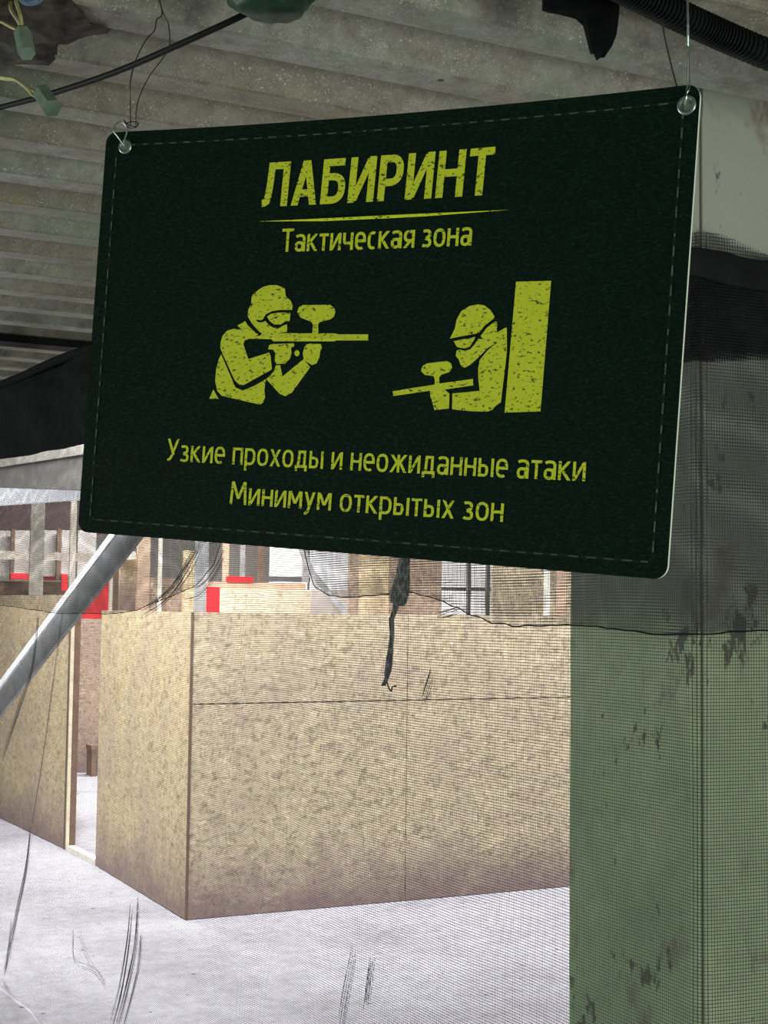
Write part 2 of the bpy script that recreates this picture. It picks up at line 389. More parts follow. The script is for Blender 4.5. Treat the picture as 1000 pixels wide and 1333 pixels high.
def board(name, mt, px0, px1, py0, py1, d, axis='X', th=0.03, z0=None, label='', cat='', group=None, parent=None):
    a = P(px0, (py0 + py1) / 2, d)
    b = hit(px1, (py0 + py1) / 2, 1 if axis == 'X' else 0, a.y if axis == 'X' else a.x)
    zt = P(px0, py0, d).z; zb = P(px0, py1, d).z if z0 is None else z0
    if axis == 'X': mb = MB().box((a.x, a.y, zb), (b.x, a.y + th, zt))
    else: mb = MB().box((a.x, a.y, zb), (a.x + th, b.y, zt))
    o = mb.build(name, mt, parent, None if parent else (a.x, a.y, zb))
    if not parent: props(o, label, cat, group)
    return o
# red board behind brace
t = thing('red_barrier', 'bright red board above the brown doorway wall, half hidden by the slanting brace', 'panel', P(100, 805, 12.5))
board('board', 'red', 96, 142, 752, 805, 12.5, parent=t); board('frame', 'timber_white', 142.5, 148, 748, 806, 12.5, parent=t)
board('post', 'timber', 136, 142, 806, 990, 12.56, z0=0.0, parent=t)
# red board right of corner post
t = thing('red_barrier', 'bright red upright panel beside the grey corner post, above the maze wall', 'panel', P(269, 797, 9.6))
board('board', 'red', 269, 286, 764, 800, 9.6, parent=t); board('frame', 'timber_orange', 266, 269, 761, 800, 9.6, parent=t)
board('leg', 'timber', 271, 283, 800, 900, 9.62, z0=0, parent=t)
# grey post at the corner
pc = cA + Vector((0.05, 0.10, 0)) + (Vector((0, 0, 0)))
o = MB().box((pc.x, pc.y, 0), (pc.x + 0.05, pc.y + 0.05, 3.0)).build('steel_post', 'steel_grey', None, pc); props(o, 'thin grey steel post rising behind the corner of the maze wall', 'post')
# cream partition and the room frame beyond
t = thing('maze_partition', 'cream chipboard wall peeping over the maze wall, right of the red panel', 'wall', P(288, 797, 10.5))
board('chipboard_panel', 'osb_cream', 287, 408, 766, 880, 10.5, z0=0.0, parent=t)
board('top_rail', 'timber_orange', 270, 398, 757, 766, 10.5, parent=t)
board('red_strip', 'red', 296, 330, 750, 757.5, 10.55, parent=t)
o = board('white_sheet', 'far_panel', 405, 456, 768, 860, 10.8, z0=0.0, label='bright white sheet panel right of the cream wall, behind a dark slanting strut', cat='panel')
t = thing('stud_frame', 'timber stud frame above the cream wall with a sloping dark strut', 'frame', P(296, 757, 11.0))
zt3 = 2.9
board('orange_stud', 'timber_orange', 292, 299, 620, 757, 11.0, parent=t)
board('stud', 'steel_grey', 315, 320, 620, 757, 11.05, parent=t)
board('stud', 'timber_dark', 338, 344, 620, 757, 11.05, parent=t)
board('stud', 'steel_grey', 396, 403, 620, 758, 11.05, parent=t)
board('stud', 'steel_grey', 268, 272, 620, 800, 11.05, z0=0, parent=t)
board('sill_beam', 'steel_dark', 352, 404, 750, 757, 11.02, parent=t)
MB().bar(P(384, 690, 11.0), P(404, 742, 11.0), 0.04, 0.05).build('strut', 'steel_grey', t)
MB().bar(P(403, 742, 10.4), P(462, 812, 10.4), 0.04, 0.045).build('strut', 'steel_grey', t)
o = board('backlit_sheet', 'backlit', 352, 400, 640, 900, 12.6, z0=0, label='pale backlit sheet window inside the stud frame', cat='window')
o = board('white_curtain', 'steel_pale', 405, 458, 640, 860, 13.0, z0=0, label='pale grey hanging sheet behind the slanting strut', cat='sheet')
o = board('maze_post', 'osb_brown', 455, 467, 640, 900, 10.0, z0=0, label='brown board post between the pale sheet and the yellow board', cat='post')
o = board('maze_partition', 'osb_pale', 467, 506, 640, 900, 10.4, z0=0, label='yellow chipboard strip seen above the maze wall beside the hanging net scrap', cat='wall')
o = board('maze_partition', 'osb_brown', 506, 575, 640, 900, 10.8, z0=0, label='brownish chipboard wall above the maze wall, right of the net scrap', cat='wall')
o = board('backlit_sheet', 'backlit', 574, 640, 640, 900, 13.5, z0=0, label='bright white window sheet below the bottom edge of the sign', cat='window')
t = thing('window_bars', 'dark upright bars in front of the bright window under the sign', 'frame', P(608, 760, 13.0))
for a_, b_ in ((609, 613), (634, 638)): board('bar', 'steel_dark', a_, b_, 640, 900, 13.0, z0=0, parent=t)
board('sill', 'steel_dark', 572, 642, 764, 768, 13.0, parent=t)
o = board('maze_partition', 'osb_grey', 642, 745, 640, 900, 12.0, z0=0, label='grey wall beyond the maze left of the green column, behind doubled net', cat='wall')
o = board('white_post', 'timber_white', 711, 716, 640, 900, 9.5, z0=0, label='thin white upright post left of the green column behind doubled net', cat='post')
o = board('red_post', 'timber_orange', 728, 738, 640, 900, 9.7, z0=0, label='reddish upright post close beside the green column', cat='post')
# left block
t = thing('maze_pillar', 'yellowish chipboard pillar above the maze wall between the brace and the corner post', 'pillar', P(154, 790, 9.4))
board('chipboard_panel', 'osb_pale', 155, 178, 722, 900, 9.4, z0=0, parent=t); board('pink_post', 'timber_orange', 178, 194, 690, 900, 9.35, z0=0, parent=t)
board('side', 'timber_dark', 147, 155, 735, 900, 9.5, z0=0, parent=t)
o = MB().box(P(161, 728, 9.33), P(173, 718, 9.43)).build('paint_tub', 'timber_white', None, P(161, 728, 9.33)); props(o, 'small white tub standing on top of the chipboard pillar', 'tub')
o = board('maze_partition', 'osb_brown', 194, 262, 752, 900, 11.5, z0=0, label='low dark board standing in for the dark gap between the pillar and the corner post', cat='wall')  # dark colour of this board stands in for the dark gap behind the pillar
o = board('maze_partition', 'osb_pale', 238, 257, 716, 900, 11.0, z0=0, label='narrow yellow chipboard board left of the grey corner post', cat='wall')
o = board('white_pole', 'timber_white', 207, 211, 690, 800, 11.2, z0=0, label='thin whitish pole left of the corner post', cat='pole')
# far left background
gp = P(47, 770, 11.9)
o = board('concrete_post', 'concrete_post', 39, 57, 560, 900, 11.9, z0=0, label='rough grey square post at far left behind the net', cat='post')
t = thing('timber_frame', 'pale timber post and crossrail at far left behind the net', 'frame', P(95, 770, 12.1))
board('post', 'timber_white', 91, 98.5, 560, 900, 12.1, z0=0, parent=t)
board('crossrail', 'timber_white', -30, 126, 716, 727, 12.2, parent=t)
board('crossrail_brace', 'steel_dark', 48, 56, 724, 752, 12.1, parent=t)
t = thing('far_gallery', 'dark far gallery wall with pale panels and a red sill at far left', 'wall', P(0, 772, 15))
board('upper_wall', 'brown_wall', -60, 150, 600, 690, 15.0, parent=t)
board('lower_wall', 'timber_dark', -60, 100, 755, 900, 14.9, z0=0, parent=t)
for a_, b_ in ((-14, 14), (19, 38), (57, 74), (80, 90), (101, 125)): board('pale_panel', 'far_panel', a_, b_, 690, 750, 15.02, parent=t)
for a_, b_ in ((14, 19), (74, 80)): board('mullion', 'timber_dark', a_, b_, 688, 755, 14.98, parent=t)
board('red_sill', 'red', 14, 76, 746, 754, 14.95, parent=t)
board('red_board', 'red', 80, 88, 747, 769, 14.93, parent=t)
# beam and luminous strip
t = thing('gallery_beam', 'long grey beam with a whitewashed top edge below the black cloth, far left', 'beam', P(0, 640, 8.6))
def plate(pxs, d0, d1, th):
    (x0, a0, b0), (x1, a1, b1) = pxs
    f_ = [P(x0, b0, d0), P(x1, b1, d1), P(x1, a1, d1), P(x0, a0, d0)]
    g_ = [p + f0 * th for p in f_]
    return MB().add(f_ + g_, [(0,1,2,3),(7,6,5,4),(0,4,5,1),(1,5,6,2),(2,6,7,3),(3,7,4,0)])
plate(((-60, 603, 617), (170, 564, 582)), 9.4, 8.0, 0.10).build('whitewashed_edge', 'concrete_post', t)
plate(((-60, 614, 632), (170, 584, 640)), 9.43, 8.03, 0.05).build('web', 'steel_warm', t)
m_, N_, L_, b_ = mat('lamp_glow', 0.5)
b_.inputs['Base Color'].default_value = (0.25, 0.26, 0.28, 1); b_.inputs['Emission Color'].default_value = (0.88, 0.92, 1, 1); b_.inputs['Emission Strength'].default_value = 0.7
M['lamp_glow'] = m_
t = thing('strip_lamp', 'long bluish white strip lamp under the grey beam at far left', 'lamp', P(40, 640, 11.0))
plate(((-60, 630, 662), (170, 632, 646)), 10.4, 11.6, 0.06).build('diffuser', 'lamp_glow', t)
plate(((-60, 622, 631), (170, 626, 633)), 10.38, 11.58, 0.10).build('housing', 'steel_pale', t)

# slanting brace
t = thing('slanting_brace', 'grey steel angle brace leaning in front of the yellowish chipboard wall', 'brace', P(-40, 965, 5.6))
pa, pb = P(-60, 995, 8.8), P(230, 620, 6.0)
MB().bar(pa, pb, 0.02, 0.125, up=UPV).build('web', 'steel_grey', t)
off = (pb - pa).normalized().cross(FWD).normalized()
if off.z < 0: off = -off
MB().bar(pa + off * 0.064 - FWD * 0.016, pb + off * 0.064 - FWD * 0.016, 0.075, 0.010, up=(off * 0.75 - FWD * 0.66)).build('flange', 'steel_pale', t)

# ------------------------------------------------------------------ shade net
TT = 0.00105
def path_pt(s, d=0.0):
    """plan path of the net: s<0 runs along +X past the column's near face, s>0 runs away along +Y; d = offset towards us"""
    r = 0.012
    if s < -r: return Vector((NX - 0.006 - d + (-s), NY - 0.006 - d, 0)), Vector((0, -1, 0))
    if s > r: return Vector((NX - 0.006 - d, NY - 0.006 - d + s, 0)), Vector((-1, 0, 0))
    k = (s + r) / (2 * r) * math.pi / 2
    c = Vector((NX - 0.006 - d + r, NY - 0.006 - d + r, 0))
    n = Vector((-math.sin(k), -math.cos(k), 0))
    return c + n * r, n
def net_pt(s, z, d, seed, amp):
    p, n = path_pt(s, d)
    a = amp * (0.25 if s < 0.40 else min(1.0, 0.25 + (s - 0.40) * 1.1))
    o = noise.noise(Vector((s * 1.6, z * 0.8, seed))) + 0.45 * noise.noise(Vector((s * 5.5 + z * 1.3, z * 1.4, seed + 9)))
    o2 = noise.noise(Vector((s * 4.0, z * 3.0, seed + 3)))
    t_ = Vector((-n.y, n.x, 0)) * min(1.0, max(0.0, (abs(s) - 0.03) / 0.25))
    return p + n * (a * (o * 0.5 + 0.5)) + t_ * (0.010 * o2) + Vector((0, 0, z + 0.006 * noise.noise(Vector((s * 2.5, z * 2.0, seed + 5)))))
def net_layer(mb, s0, s1, zlo, zhi, pitch, w, d, seed, amp, slant=0.0):
    ds = 0.05; n = int((s1 - s0) / pitch)
    for i in range(n):                                    # upright threads
        s = s0 + (i + 0.5) * pitch
        a, b = zlo(s), zhi(s)
        if b - a < 0.02: continue
        k = max(2, int((b - a) / 0.07)); vs = []
        for j in range(k + 1):
            z = a + (b - a) * j / k
            ss = s + slant * (z - 1.6)
            vs.append(net_pt(ss - w / 2, z, d, seed, amp)); vs.append(net_pt(ss + w / 2, z, d, seed, amp))
        mb.add(vs, [(2*j, 2*j+1, 2*j+3, 2*j+2) for j in range(k)])
    zmin = min(zlo(s0 + i * 0.05) for i in range(int((s1 - s0) / 0.05))); zmax = max(zhi(s0 + i * 0.05) for i in range(int((s1 - s0) / 0.05)))
    xs = []; s = s0
    while s < s1:
        xs.append(s); s += 0.006 if -0.03 < s < 0.03 else (0.03 if s < 0.6 else 0.045)
    z = math.ceil(zmin / pitch) * pitch
    while z < zmax:
        run = []
        for s in xs + [None]:
            ok = s is not None and zlo(s) <= z <= zhi(s)
            if ok: run.append(s)
            elif run:
                if len(run) > 1:
                    vs = []
                    for q in run:
                        vs.append(net_pt(q, z - w / 2, d + 0.0004, seed, amp)); vs.append(net_pt(q, z + w / 2, d + 0.0004, seed, amp))
                    mb.add(vs, [(2*j, 2*j+1, 2*j+3, 2*j+2) for j in range(len(run) - 1)])
                run = []
        z += pitch
def to_sz(px, py):
    """photo point -> (s, z) on the net"""
    p = hit(px, py, 0, NX - 0.01)
    if p.y >= NY: return (p.y - NY, p.z)
    p = hit(px, py, 1, NY - 0.01); return (NX - p.x, p.z)
SNET = 5.6
net = thing('shade_net', 'black see-through shade net hung along the corridor and round the green column', 'net', (NX - 0.01, NY + 1.0, 0.0))
ztop_right = [(to_sz(x, y)) for x, y in ((1000, 336), (970, 322), (940, 308), (915, 305))][::1]
ztop_tab = sorted(ztop_right) + [(0.25, 2.20), (0.6, 2.30)]
def ztop(s): return min(ZC - 0.01, interp(ztop_tab, s))
mb = MB()
net_layer(mb, -0.75, SNET, lambda s: 0.004, ztop, 0.0051, TT, 0.0, 1.0, 0.085)
mb.build('main_netting', 'net', net)
hem_px = [(1000,818),(960,822),(912,826),(850,828),(790,820),(740,815),(668,813),(640,808),(605,795),(585,786),(560,778),(535,772),(505,775),(470,778),(440,776),(418,764),(408,735),(398,690),(300,690),(287,735),(265,762),(240,772),(190,794),(140,800),(70,797),(0,787)]
hem = sorted(to_sz(x, y) for x, y in hem_px)
hem = [(-0.8, hem[0][1])] + hem + [(SNET, hem[-1][1])]
def zhem(s): return interp(hem, s) + 0.003 * noise.noise(Vector((s * 25, 2, 1)))
mb = MB()
net_layer(mb, -0.75, SNET, zhem, ztop, 0.0049, 0.00105, 0.010, 4.0, 0.03, 0.03)
mb.build('doubled_upper_netting', 'net', net)
mb = MB(); pts = []; s = -0.74
while s < SNET:
    pts.append(net_pt(s, zhem(s), 0.0115, 4.0, 0.03)); s += 0.015 if s < 1.6 else 0.05
mb.tube(pts, 0.0013, 5, smooth=0); mb.build('hem_cord', 'net_dark', net)
# folded top band at the column
def cloth_band(name, mt, top_px, bot_px, plane, th, rip, seed, parent, nseg=40, nz=14, ext=0.0):
    mb = MB(); vs = []; fs = []
    for i in range(nseg + 1):
        k = i / nseg; x = top_px[0][0] + (top_px[-1][0] - top_px[0][0]) * k
        yt = interp(sorted(top_px), x); yb = interp(sorted(bot_px), x)
        for j in range(nz + 1):
            y = yt + (yb - yt) * j / nz
            p, n = plane(x, y)
            p = p + n * (rip * (noise.noise(Vector((x * 0.02, y * 0.012, seed))) + 0.4 * noise.noise(Vector((x * 0.05, y * 0.05, seed))) + 0.6 * math.sin(j / nz * math.pi)))
            p.z = min(p.z, ZC - 0.035); vs.append(p)
    m = len(vs)
    for i in range(nseg + 1):
        for j in range(nz + 1):
            x, y = 0, 0
            vs.append(vs[i*(nz+1)+j] + plane(500, 500)[1] * (-th))
    q = nz + 1
    for i in range(nseg):
        for j in range(nz):
            a = i*q+j; fs.append((a, a+q, a+q+1, a+1)); fs.append((m+a, m+a+1, m+a+q+1, m+a+q))
    for i in range(nseg):
        a = i*q; fs.append((a, m+a, m+a+q, a+q)); a = i*q+nz; fs.append((a, a+q, m+a+q, m+a))
    for j in range(nz):
        a = j; fs.append((a, a+1, m+a+1, m+a)); a = nseg*q+j; fs.append((a, m+a, m+a+1, a+1))
    return mb.add(vs, fs).build(name, mt, parent, smooth=True)
def pl_col(x, y): return hit(x, y, 1, NY - 0.035), Vector((0, -1, 0))
def pl_col2(x, y): return hit(x, y, 1, NY - 0.022), Vector((0, -1, 0))
cloth_band('folded_top_band', 'net_dark', [(870, 322), (912, 322), (945, 328), (985, 338), (1060, 345), (1500, 392)], [(870, 352), (912, 360), (945, 370), (985, 378), (1060, 380), (1500, 425)], pl_col, 0.003, 0.008, 3.0, net, 120)
mb = MB()
zf0 = sorted(to_sz(x, y) for x, y in ((1000, 470), (960, 472), (915, 474), (880, 476)))
net_layer(mb, -0.75, 0.06, lambda s: interp(zf0, s), lambda s: ztop(s) - 0.03, 0.0044, 0.0024, 0.016, 8.0, 0.01, -0.05)
net_layer(mb, -0.75, 0.06, lambda s: interp(zf0, s) + 0.003, lambda s: ztop(s) - 0.05, 0.0047, 0.0020, 0.020, 11.0, 0.01, 0.12)
mb.build('gathered_netting', 'net_dark', net)
# creases: bunched threads
def crease(pxs, r):
    pts = []; rs = []
    for i, (x, y) in enumerate(pxs):
        p = hit(x, y, 0, NX - 0.022)
        pts.append(p); rs.append(r * (0.35 if i in (0, len(pxs) - 1) else 1.0))
    mb = MB(); k = 8 if r > 0.0025 else 4
    for j in range(k):
        o = Vector((R.uniform(-.004, .004), R.uniform(-1, 1) * r * 4.5, R.uniform(-.02, .02)))
        mb.tube([p + o * R.uniform(.6, 1.2) for p in pts], r, 5, [max(.0003, q * .20) for q in rs])
    return mb
for pxs, r in (([(262,705),(246,735),(226,765),(205,785),(186,796)], 0.0055), ([(292,722),(280,745),(262,768),(240,776)], 0.003),
               ([(172,1185),(168,1230),(158,1290),(146,1335)], 0.0045), ([(180,1170),(176,1230),(164,1290),(152,1335)], 0.0035), ([(184,1220),(180,1265),(162,1335)], 0.003),
               ([(96,1215),(97,1250),(118,1262),(130,1270),(138,1285)], 0.0024), ([(104,1212),(116,1248),(136,1276)], 0.0018), ([(40,1080),(34,1130),(22,1190),(8,1260)], 0.0040), ([(16,1200),(11,1240),(6,1266)], 0.003),
               ([(562,872),(557,888),(551,906)], 0.0028), ([(484,1255),(480,1280),(477,1310)], 0.003), ([(462,1240),(452,1290),(445,1333)], 0.0026),
               ([(596,792),(585,795),(570,800)], 0.0035), ([(82,800),(70,890),(56,990),(42,1075)], 0.0022), ([(50,800),(42,870),(22,930),(4,985)], 0.0040),
               ([(560,766),(575,772),(592,768)], 0.002), ([(1000,790),(960,796),(925,797)], 0.0)):
    if r: crease(pxs, r).build('bunched_threads', 'net', net)
# hanging scrap
def strip(mid, seed):
    vs = []; fs = []; n = len(mid)
    pts = [hit(x, y, 0, NX - 0.035) for x, y, w in mid]
    for i, (x, y, w) in enumerate(mid):
        a = hit(x - w, y, 0, NX - 0.035); b = hit(x + w, y, 0, NX - 0.035); c = pts[i]
        f = 0.008 * math.sin(i * 1.7 + seed)
        ring = [a, c + Vector((-0.006 + f * 0.3, 0, 0)), b, c + Vector((0.004, 0, 0))]
        vs += ring
    for i in range(n - 1):
        for j in range(4): fs.append((i*4+j, i*4+(j+1)%4, (i+1)*4+(j+1)%4, (i+1)*4+j))
    fs.append((0,1,2,3)); fs.append((n*4-4, n*4-3, n*4-2, n*4-1))
    return MB().add(vs, fs)
sc = thing('net_scrap', 'dark torn scrap of netting with a twisted tail hanging below the sign', 'net', hit(516, 730, 0, NX - 0.035))
strip([(528,690,7),(527,725,7),(525,745,9),(523,760,11),(520,772,13),(519,783,11),(521,789,6)], 0.3).build('flap', 'scrap', sc)
strip([(517,784,5.5),(514,795,3.5),(511,806,2.4),(510.5,818,3),(510,832,3.2),(508.5,846,3.6),(507,860,4.5),(505.5,872,4.6),(503,884,3),(500,893,1.2)], 1.1).build('tail', 'scrap', sc)
MB().tube([hit(x, y, 0, NX - 0.035) for x, y in ((504,888),(507,897),(510,899),(511,894),(516,893))], 0.0016, 5).build('loose_thread', 'net_dark', sc)
# black cloth at upper left
XB = 0.93
bc = thing('black_cloth', 'black cloth swag sagging below the ribbed ceiling left of the sign', 'cloth', hit(60, 540, 0, XB))
def pl_cl(x, y): return hit(x, y, 0, XB), Vector((-1, 0, 0))
cloth_band('swag', 'black_cloth', [(-60, 520), (0, 500), (30, 488), (60, 474), (90, 462), (122, 452), (170, 440)], [(-60, 610), (0, 598), (60, 588), (108, 578), (170, 566)], pl_cl, 0.003, 0.03, 5.0, bc, 50, 20)
pts = [hit(x, y, 0, XB - 0.015) for x, y in ((-60, 526), (0, 501), (30, 489), (60, 475), (90, 463), (122, 453), (170, 441))]
MB().tube(pts, 0.012, 8).build('rolled_edge', 'black_cloth', bc, smooth=True)

# ------------------------------------------------------------------ the sign
SW = 0.70
def hom():
    P4 = [(145,172),(922,108),(868,755),(101,692)]; S4 = [(0,1),(1,1),(1,0),(0,0)]
    A = []; B = []
    for (x, y), (u, v) in zip(P4, S4):
        x -= W/2; y -= H/2
        A.append([u,v,1,0,0,0,-x*u,-x*v]); B.append(x); A.append([0,0,0,u,v,1,-y*u,-y*v]); B.append(y)
    n = 8
    for i in range(n):
        k = max(range(i, n), key=lambda r: abs(A[r][i])); A[i], A[k] = A[k], A[i]; B[i], B[k] = B[k], B[i]
        for r in range(n):
            if r != i:
                q = A[r][i] / A[i][i]
                if q: A[r] = [x - q*y for x, y in zip(A[r], A[i])]; B[r] -= q*B[i]
    h = [B[i]/A[i][i] for i in range(n)] + [1.0]
    c = lambda j: Vector((h[j]/FPX, h[j+3]/FPX, h[j+6]))
    return c(0), c(1), c(2)
a_, b_, c_ = hom()
k_ = SW / a_.length
a_ *= k_; b_ *= k_; c_ *= k_
SH = b_.length
tow = lambda v: RGT * v.x - UPV * v.y + FWD * v.z
SU = tow(a_).normalized(); SV = tow(b_); SV = (SV - SU * SV.dot(SU)).normalized()
SN = SU.cross(SV); SO = EYE + tow(c_)
if SN.dot(EYE - SO) < 0: SN = -SN
BOW = 0.017
def bow(u): return -BOW * (1 - (2 * u / SW - 1) ** 2)
def S(u, v, n=0.0): return SO + SU * u + SV * v + SN * (bow(u) + n)
def uv(px, py):
    r = ray(px, py); u = 0; v = 0; off = -0.01
    for _ in range(4):
        t = (SO + SN * off - EYE).dot(SN) / r.dot(SN); q = EYE + r * t - SO
        u, v = q.dot(SU), q.dot(SV); off = bow(u)
    return u, v
sign = thing('hanging_sign', 'dark green sign board with lime lettering and two masked shooters, hung by wires', 'sign', S(SW/2, 0))
def rrect(x0, y0, x1, y1, r, n=6, seg=24):
    pts = []
    for cx, cy, a0 in ((x1-r, y1-r, 0), (x0+r, y1-r, 90), (x0+r, y0+r, 180), (x1-r, y0+r, 270)):
        for i in range(n + 1):
            a = math.radians(a0 + 90 * i / n); pts.append((cx + r*math.cos(a), cy + r*math.sin(a)))
    out = []
    for p, q in zip(pts, pts[1:] + pts[:1]):
        out.append(p); d = math.hypot(q[0]-p[0], q[1]-p[1]); k = int(d / 0.03)
        for i in range(1, k): out.append((p[0]+(q[0]-p[0])*i/k, p[1]+(q[1]-p[1])*i/k))
    return out
TH = 0.005
def panel_mesh(n0, n1, inset=0.0, xs=30):
    # columns of quads following the bow, ends rounded
    r = 0.013; mb = MB(); vs = []; fs = []
    us = [inset + r * (1 - math.cos(math.pi/2 * i / 6)) for i in range(7)]
    us += [r + inset + (SW - 2*r - 2*inset) * i / xs for i in range(1, xs)]
    us += [SW - inset - r + r * math.sin(math.pi/2 * i / 6) for i in range(7)]
    for u in us:
        e = max(0, r - (u - inset), r - (SW - inset - u)); e = min(e, r)
        dv = r - math.sqrt(max(0, r*r - e*e))
        lo, hi = inset + dv, SH - inset - dv
        vs += [S(u, lo, n0), S(u, hi, n0), S(u, lo, n1), S(u, hi, n1)]
    n = len(us)
    for i in range(n - 1):
        a = 4*i; b = a + 4
        fs += [(a, b, b+1, a+1), (a+2, a+3, b+3, b+2), (a, a+2, b+2, b), (a+1, b+1, b+3, a+3)]
    fs += [(0, 1, 3, 2), (4*n-4, 4*n-2, 4*n-1, 4*n-3)]
    return mb.add(vs, fs)
core = panel_mesh(-TH, -0.00042, 0.00005).build('board', 'sign_edge', sign); core['label'] = 'pale board core showing at the edges'
panel_mesh(-0.0004, 0.0, 0.0).build('printed_face', 'sign_face', sign)
# stitching
def stitches():
    ins = 0.0155; path = rrect(ins, ins, SW-ins, SH-ins, 0.006, 5); path.append(path[0])
    mb = MB(); gr = MB(); pitch = 0.0185; dash = 0.010; acc = 0.0
    for (x0, y0), (x1, y1) in zip(path, path[1:]):
        d = math.hypot(x1-x0, y1-y0)
        if d < 1e-6: continue
        tx, ty = (x1-x0)/d, (y1-y0)/d; nx, ny = -ty, tx
        gr.add([S(x0-nx*.0013, y0-ny*.0013, .00012), S(x1-nx*.0013, y1-ny*.0013, .00012), S(x1+nx*.0013, y1+ny*.0013, .00012), S(x0+nx*.0013, y0+ny*.0013, .00012)], [(0,1,2,3)])
        pos = (-acc) % pitch
        while pos < d:
            e = min(pos + dash, d + 0.002)
            if e - pos > 0.002:
                a = (x0+tx*pos, y0+ty*pos); b = (x0+tx*e, y0+ty*e); w = 0.0008; prof = [(-w, .0002), (-w*.5, .0008), (w*.5, .0008), (w, .0002)]
                vs = [S(a[0]+nx*o+tx*.0005*(abs(o) > w*.6), a[1]+ny*o, h) for o, h in prof] + [S(b[0]+nx*o, b[1]+ny*o, h) for o, h in prof]
                mb.add(vs, [(i, i+1, i+5, i+4) for i in range(3)] + [(0,1,2,3), (4,5,6,7)])
            pos += pitch
        acc += d
    return mb, gr
st, gr = stitches()
gr.build('stitch_groove', 'groove', sign); st.build('stitching', 'stitch', sign)

# ---- lettering drawn stroke by stroke
def ell(cx, cy, rx, ry, a0, a1, n=20, e=2.5):
    out = []
    for i in range(n + 1):
        a = math.radians(a0 + (a1 - a0) * i / n); c, s_ = math.cos(a), math.sin(a)
        out.append((cx + rx * math.copysign(abs(c) ** (2/e), c), cy + ry * math.copysign(abs(s_) ** (2/e), s_)))
    return out
def glyph(ch, w):
    """-> (advance width, strokes). stroke: ('p', pts) even-width path; ('c', pts) closed path; ('d', p, q, k) slanted stroke with level ends"""
    h = w / 2; x = 0.735; S_ = []
    p = lambda *q: S_.append(('p', list(q))); c = lambda q: S_.append(('c', q)); d = lambda a, b, k=1.0: S_.append(('d', a, b, k))
    if ch in 'ИНТРБЛАМУ':
        T = 1.0
        Wd = {'И': .60, 'Н': .60, 'Т': .54, 'Р': .55, 'Б': .56, 'Л': .60, 'А': .62, 'М': .74, 'У': .56}[ch]
        if ch == 'И': p((h, 0), (h, T)); p((Wd-h, 0), (Wd-h, T)); d((w*.75, .04), (Wd-w*.75, T-.04), .95)
        if ch == 'Н': p((h, 0), (h, T)); p((Wd-h, 0), (Wd-h, T)); p((h, .52), (Wd-h, .52))
        if ch == 'Т': p((0, T-h), (Wd, T-h)); p((Wd/2, 0), (Wd/2, T-h))
        if ch == 'Р': p((h, 0), (h, T)); S_.append(('p', [(h, T-h)] + [(Wd*.45, T-h)] + ell(Wd*.45, (T-h+.40)/2, Wd*.55-h, (T-h-.40)/2, 90, -90) + [(h, .40)]))
        if ch == 'Б': p((h, 0), (h, T)); p((h, T-h), (Wd-.05, T-h)); S_.append(('p', [(h, .60)] + [(Wd*.42, .60)] + ell(Wd*.42, (.60+h)/2, Wd*.58-h, (.60-h)/2, 90, -90) + [(h, h)]))
        if ch == 'Л': S_.append(('p', [(-.02, h), (.04, h+.005), (.095, .12), (.125, .27), (.145, .50), (.16, T-h), (Wd-h, T-h), (Wd-h, 0)]))
        if ch == 'А': d((w*.55, 0), (Wd/2-w*.05, T)); d((Wd-w*.55, 0), (Wd/2+w*.05, T)); p((.17, .27), (Wd-.17, .27))
        if ch == 'М': d((h, 0), (h+.05, T)); d((Wd-h, 0), (Wd-h-.05, T)); d((h+.06, T), (Wd/2, .25)); d((Wd-h-.06, T), (Wd/2, .25))
        if ch == 'У': d((Wd/2+.03, .30), (h, T)); S_.append(('p', [(.03, h+.0), (.10, h), (.16, .06+h), (.22, .20)])); d((.19, .13), (Wd-h, T))
        return Wd, S_
    Wd = {'а': .47, 'к': .47, 'т': .42, 'и': .49, 'ч': .46, 'е': .48, 'с': .40, 'я': .47, 'з': .40, 'о': .50, 'н': .48, 'п': .48, 'р': .49, 'х': .48, 'д': .54, 'ы': .63, 'ж': .70, 'у': .47, 'м': .60}[ch]
    if ch == 'о': c(ell(Wd/2, x/2, Wd/2-h, x/2-h+.01, 0, 352))
    if ch == 'с': S_.append(('p', ell(Wd*.55, x/2, Wd*.55-h, x/2-h+.01, 62, 298)))
    if ch == 'е': S_.append(('p', [(h, x*.50), (Wd-h, x*.50)] + ell(Wd/2, x*.52, Wd/2-h, x*.48-h+.01, 0, 180)[1:] + ell(Wd/2, x/2, Wd/2-h, x/2-h+.01, 180, 300)[1:]))
    if ch == 'а':
        S_.append(('p', [(.05, x*.86), (.12, x-h)] + ell(Wd*.50, x*.72, Wd*.5-h, x*.28-h+.01, 95, 0, 10) + [(Wd-h, 0)]))
        c(ell(Wd*.44, .215, Wd*.44-h, .215-h+.01, 0, 350)); p((Wd*.5, .43-h), (Wd-h, .43-h))
    if ch == 'к': p((h, 0), (h, x)); d((w*.9, .36), (Wd-h*1.1, x)); d((w*1.3, .40), (Wd-h*.9, 0))
    if ch == 'т': p((0, x-h), (Wd, x-h)); p((Wd/2, 0), (Wd/2, x-h))
    if ch == 'и': p((h, 0), (h, x)); p((Wd-h, 0), (Wd-h, x)); d((w*.8, .04), (Wd-w*.8, x-.04), .9)
    if ch == 'н': p((h, 0), (h, x)); p((Wd-h, 0), (Wd-h, x)); p((h, x*.52), (Wd-h, x*.52))
    if ch == 'п': S_.append(('p', [(h, 0), (h, x-h), (Wd-h, x-h), (Wd-h, 0)]))
    if ch == 'ч': p((Wd-h, 0), (Wd-h, x)); S_.append(('p', [(h, x), (h, .44)] + ell(h+.11, .44, .11, .15, 180, 270, 8) + [(Wd-h, .29)]))
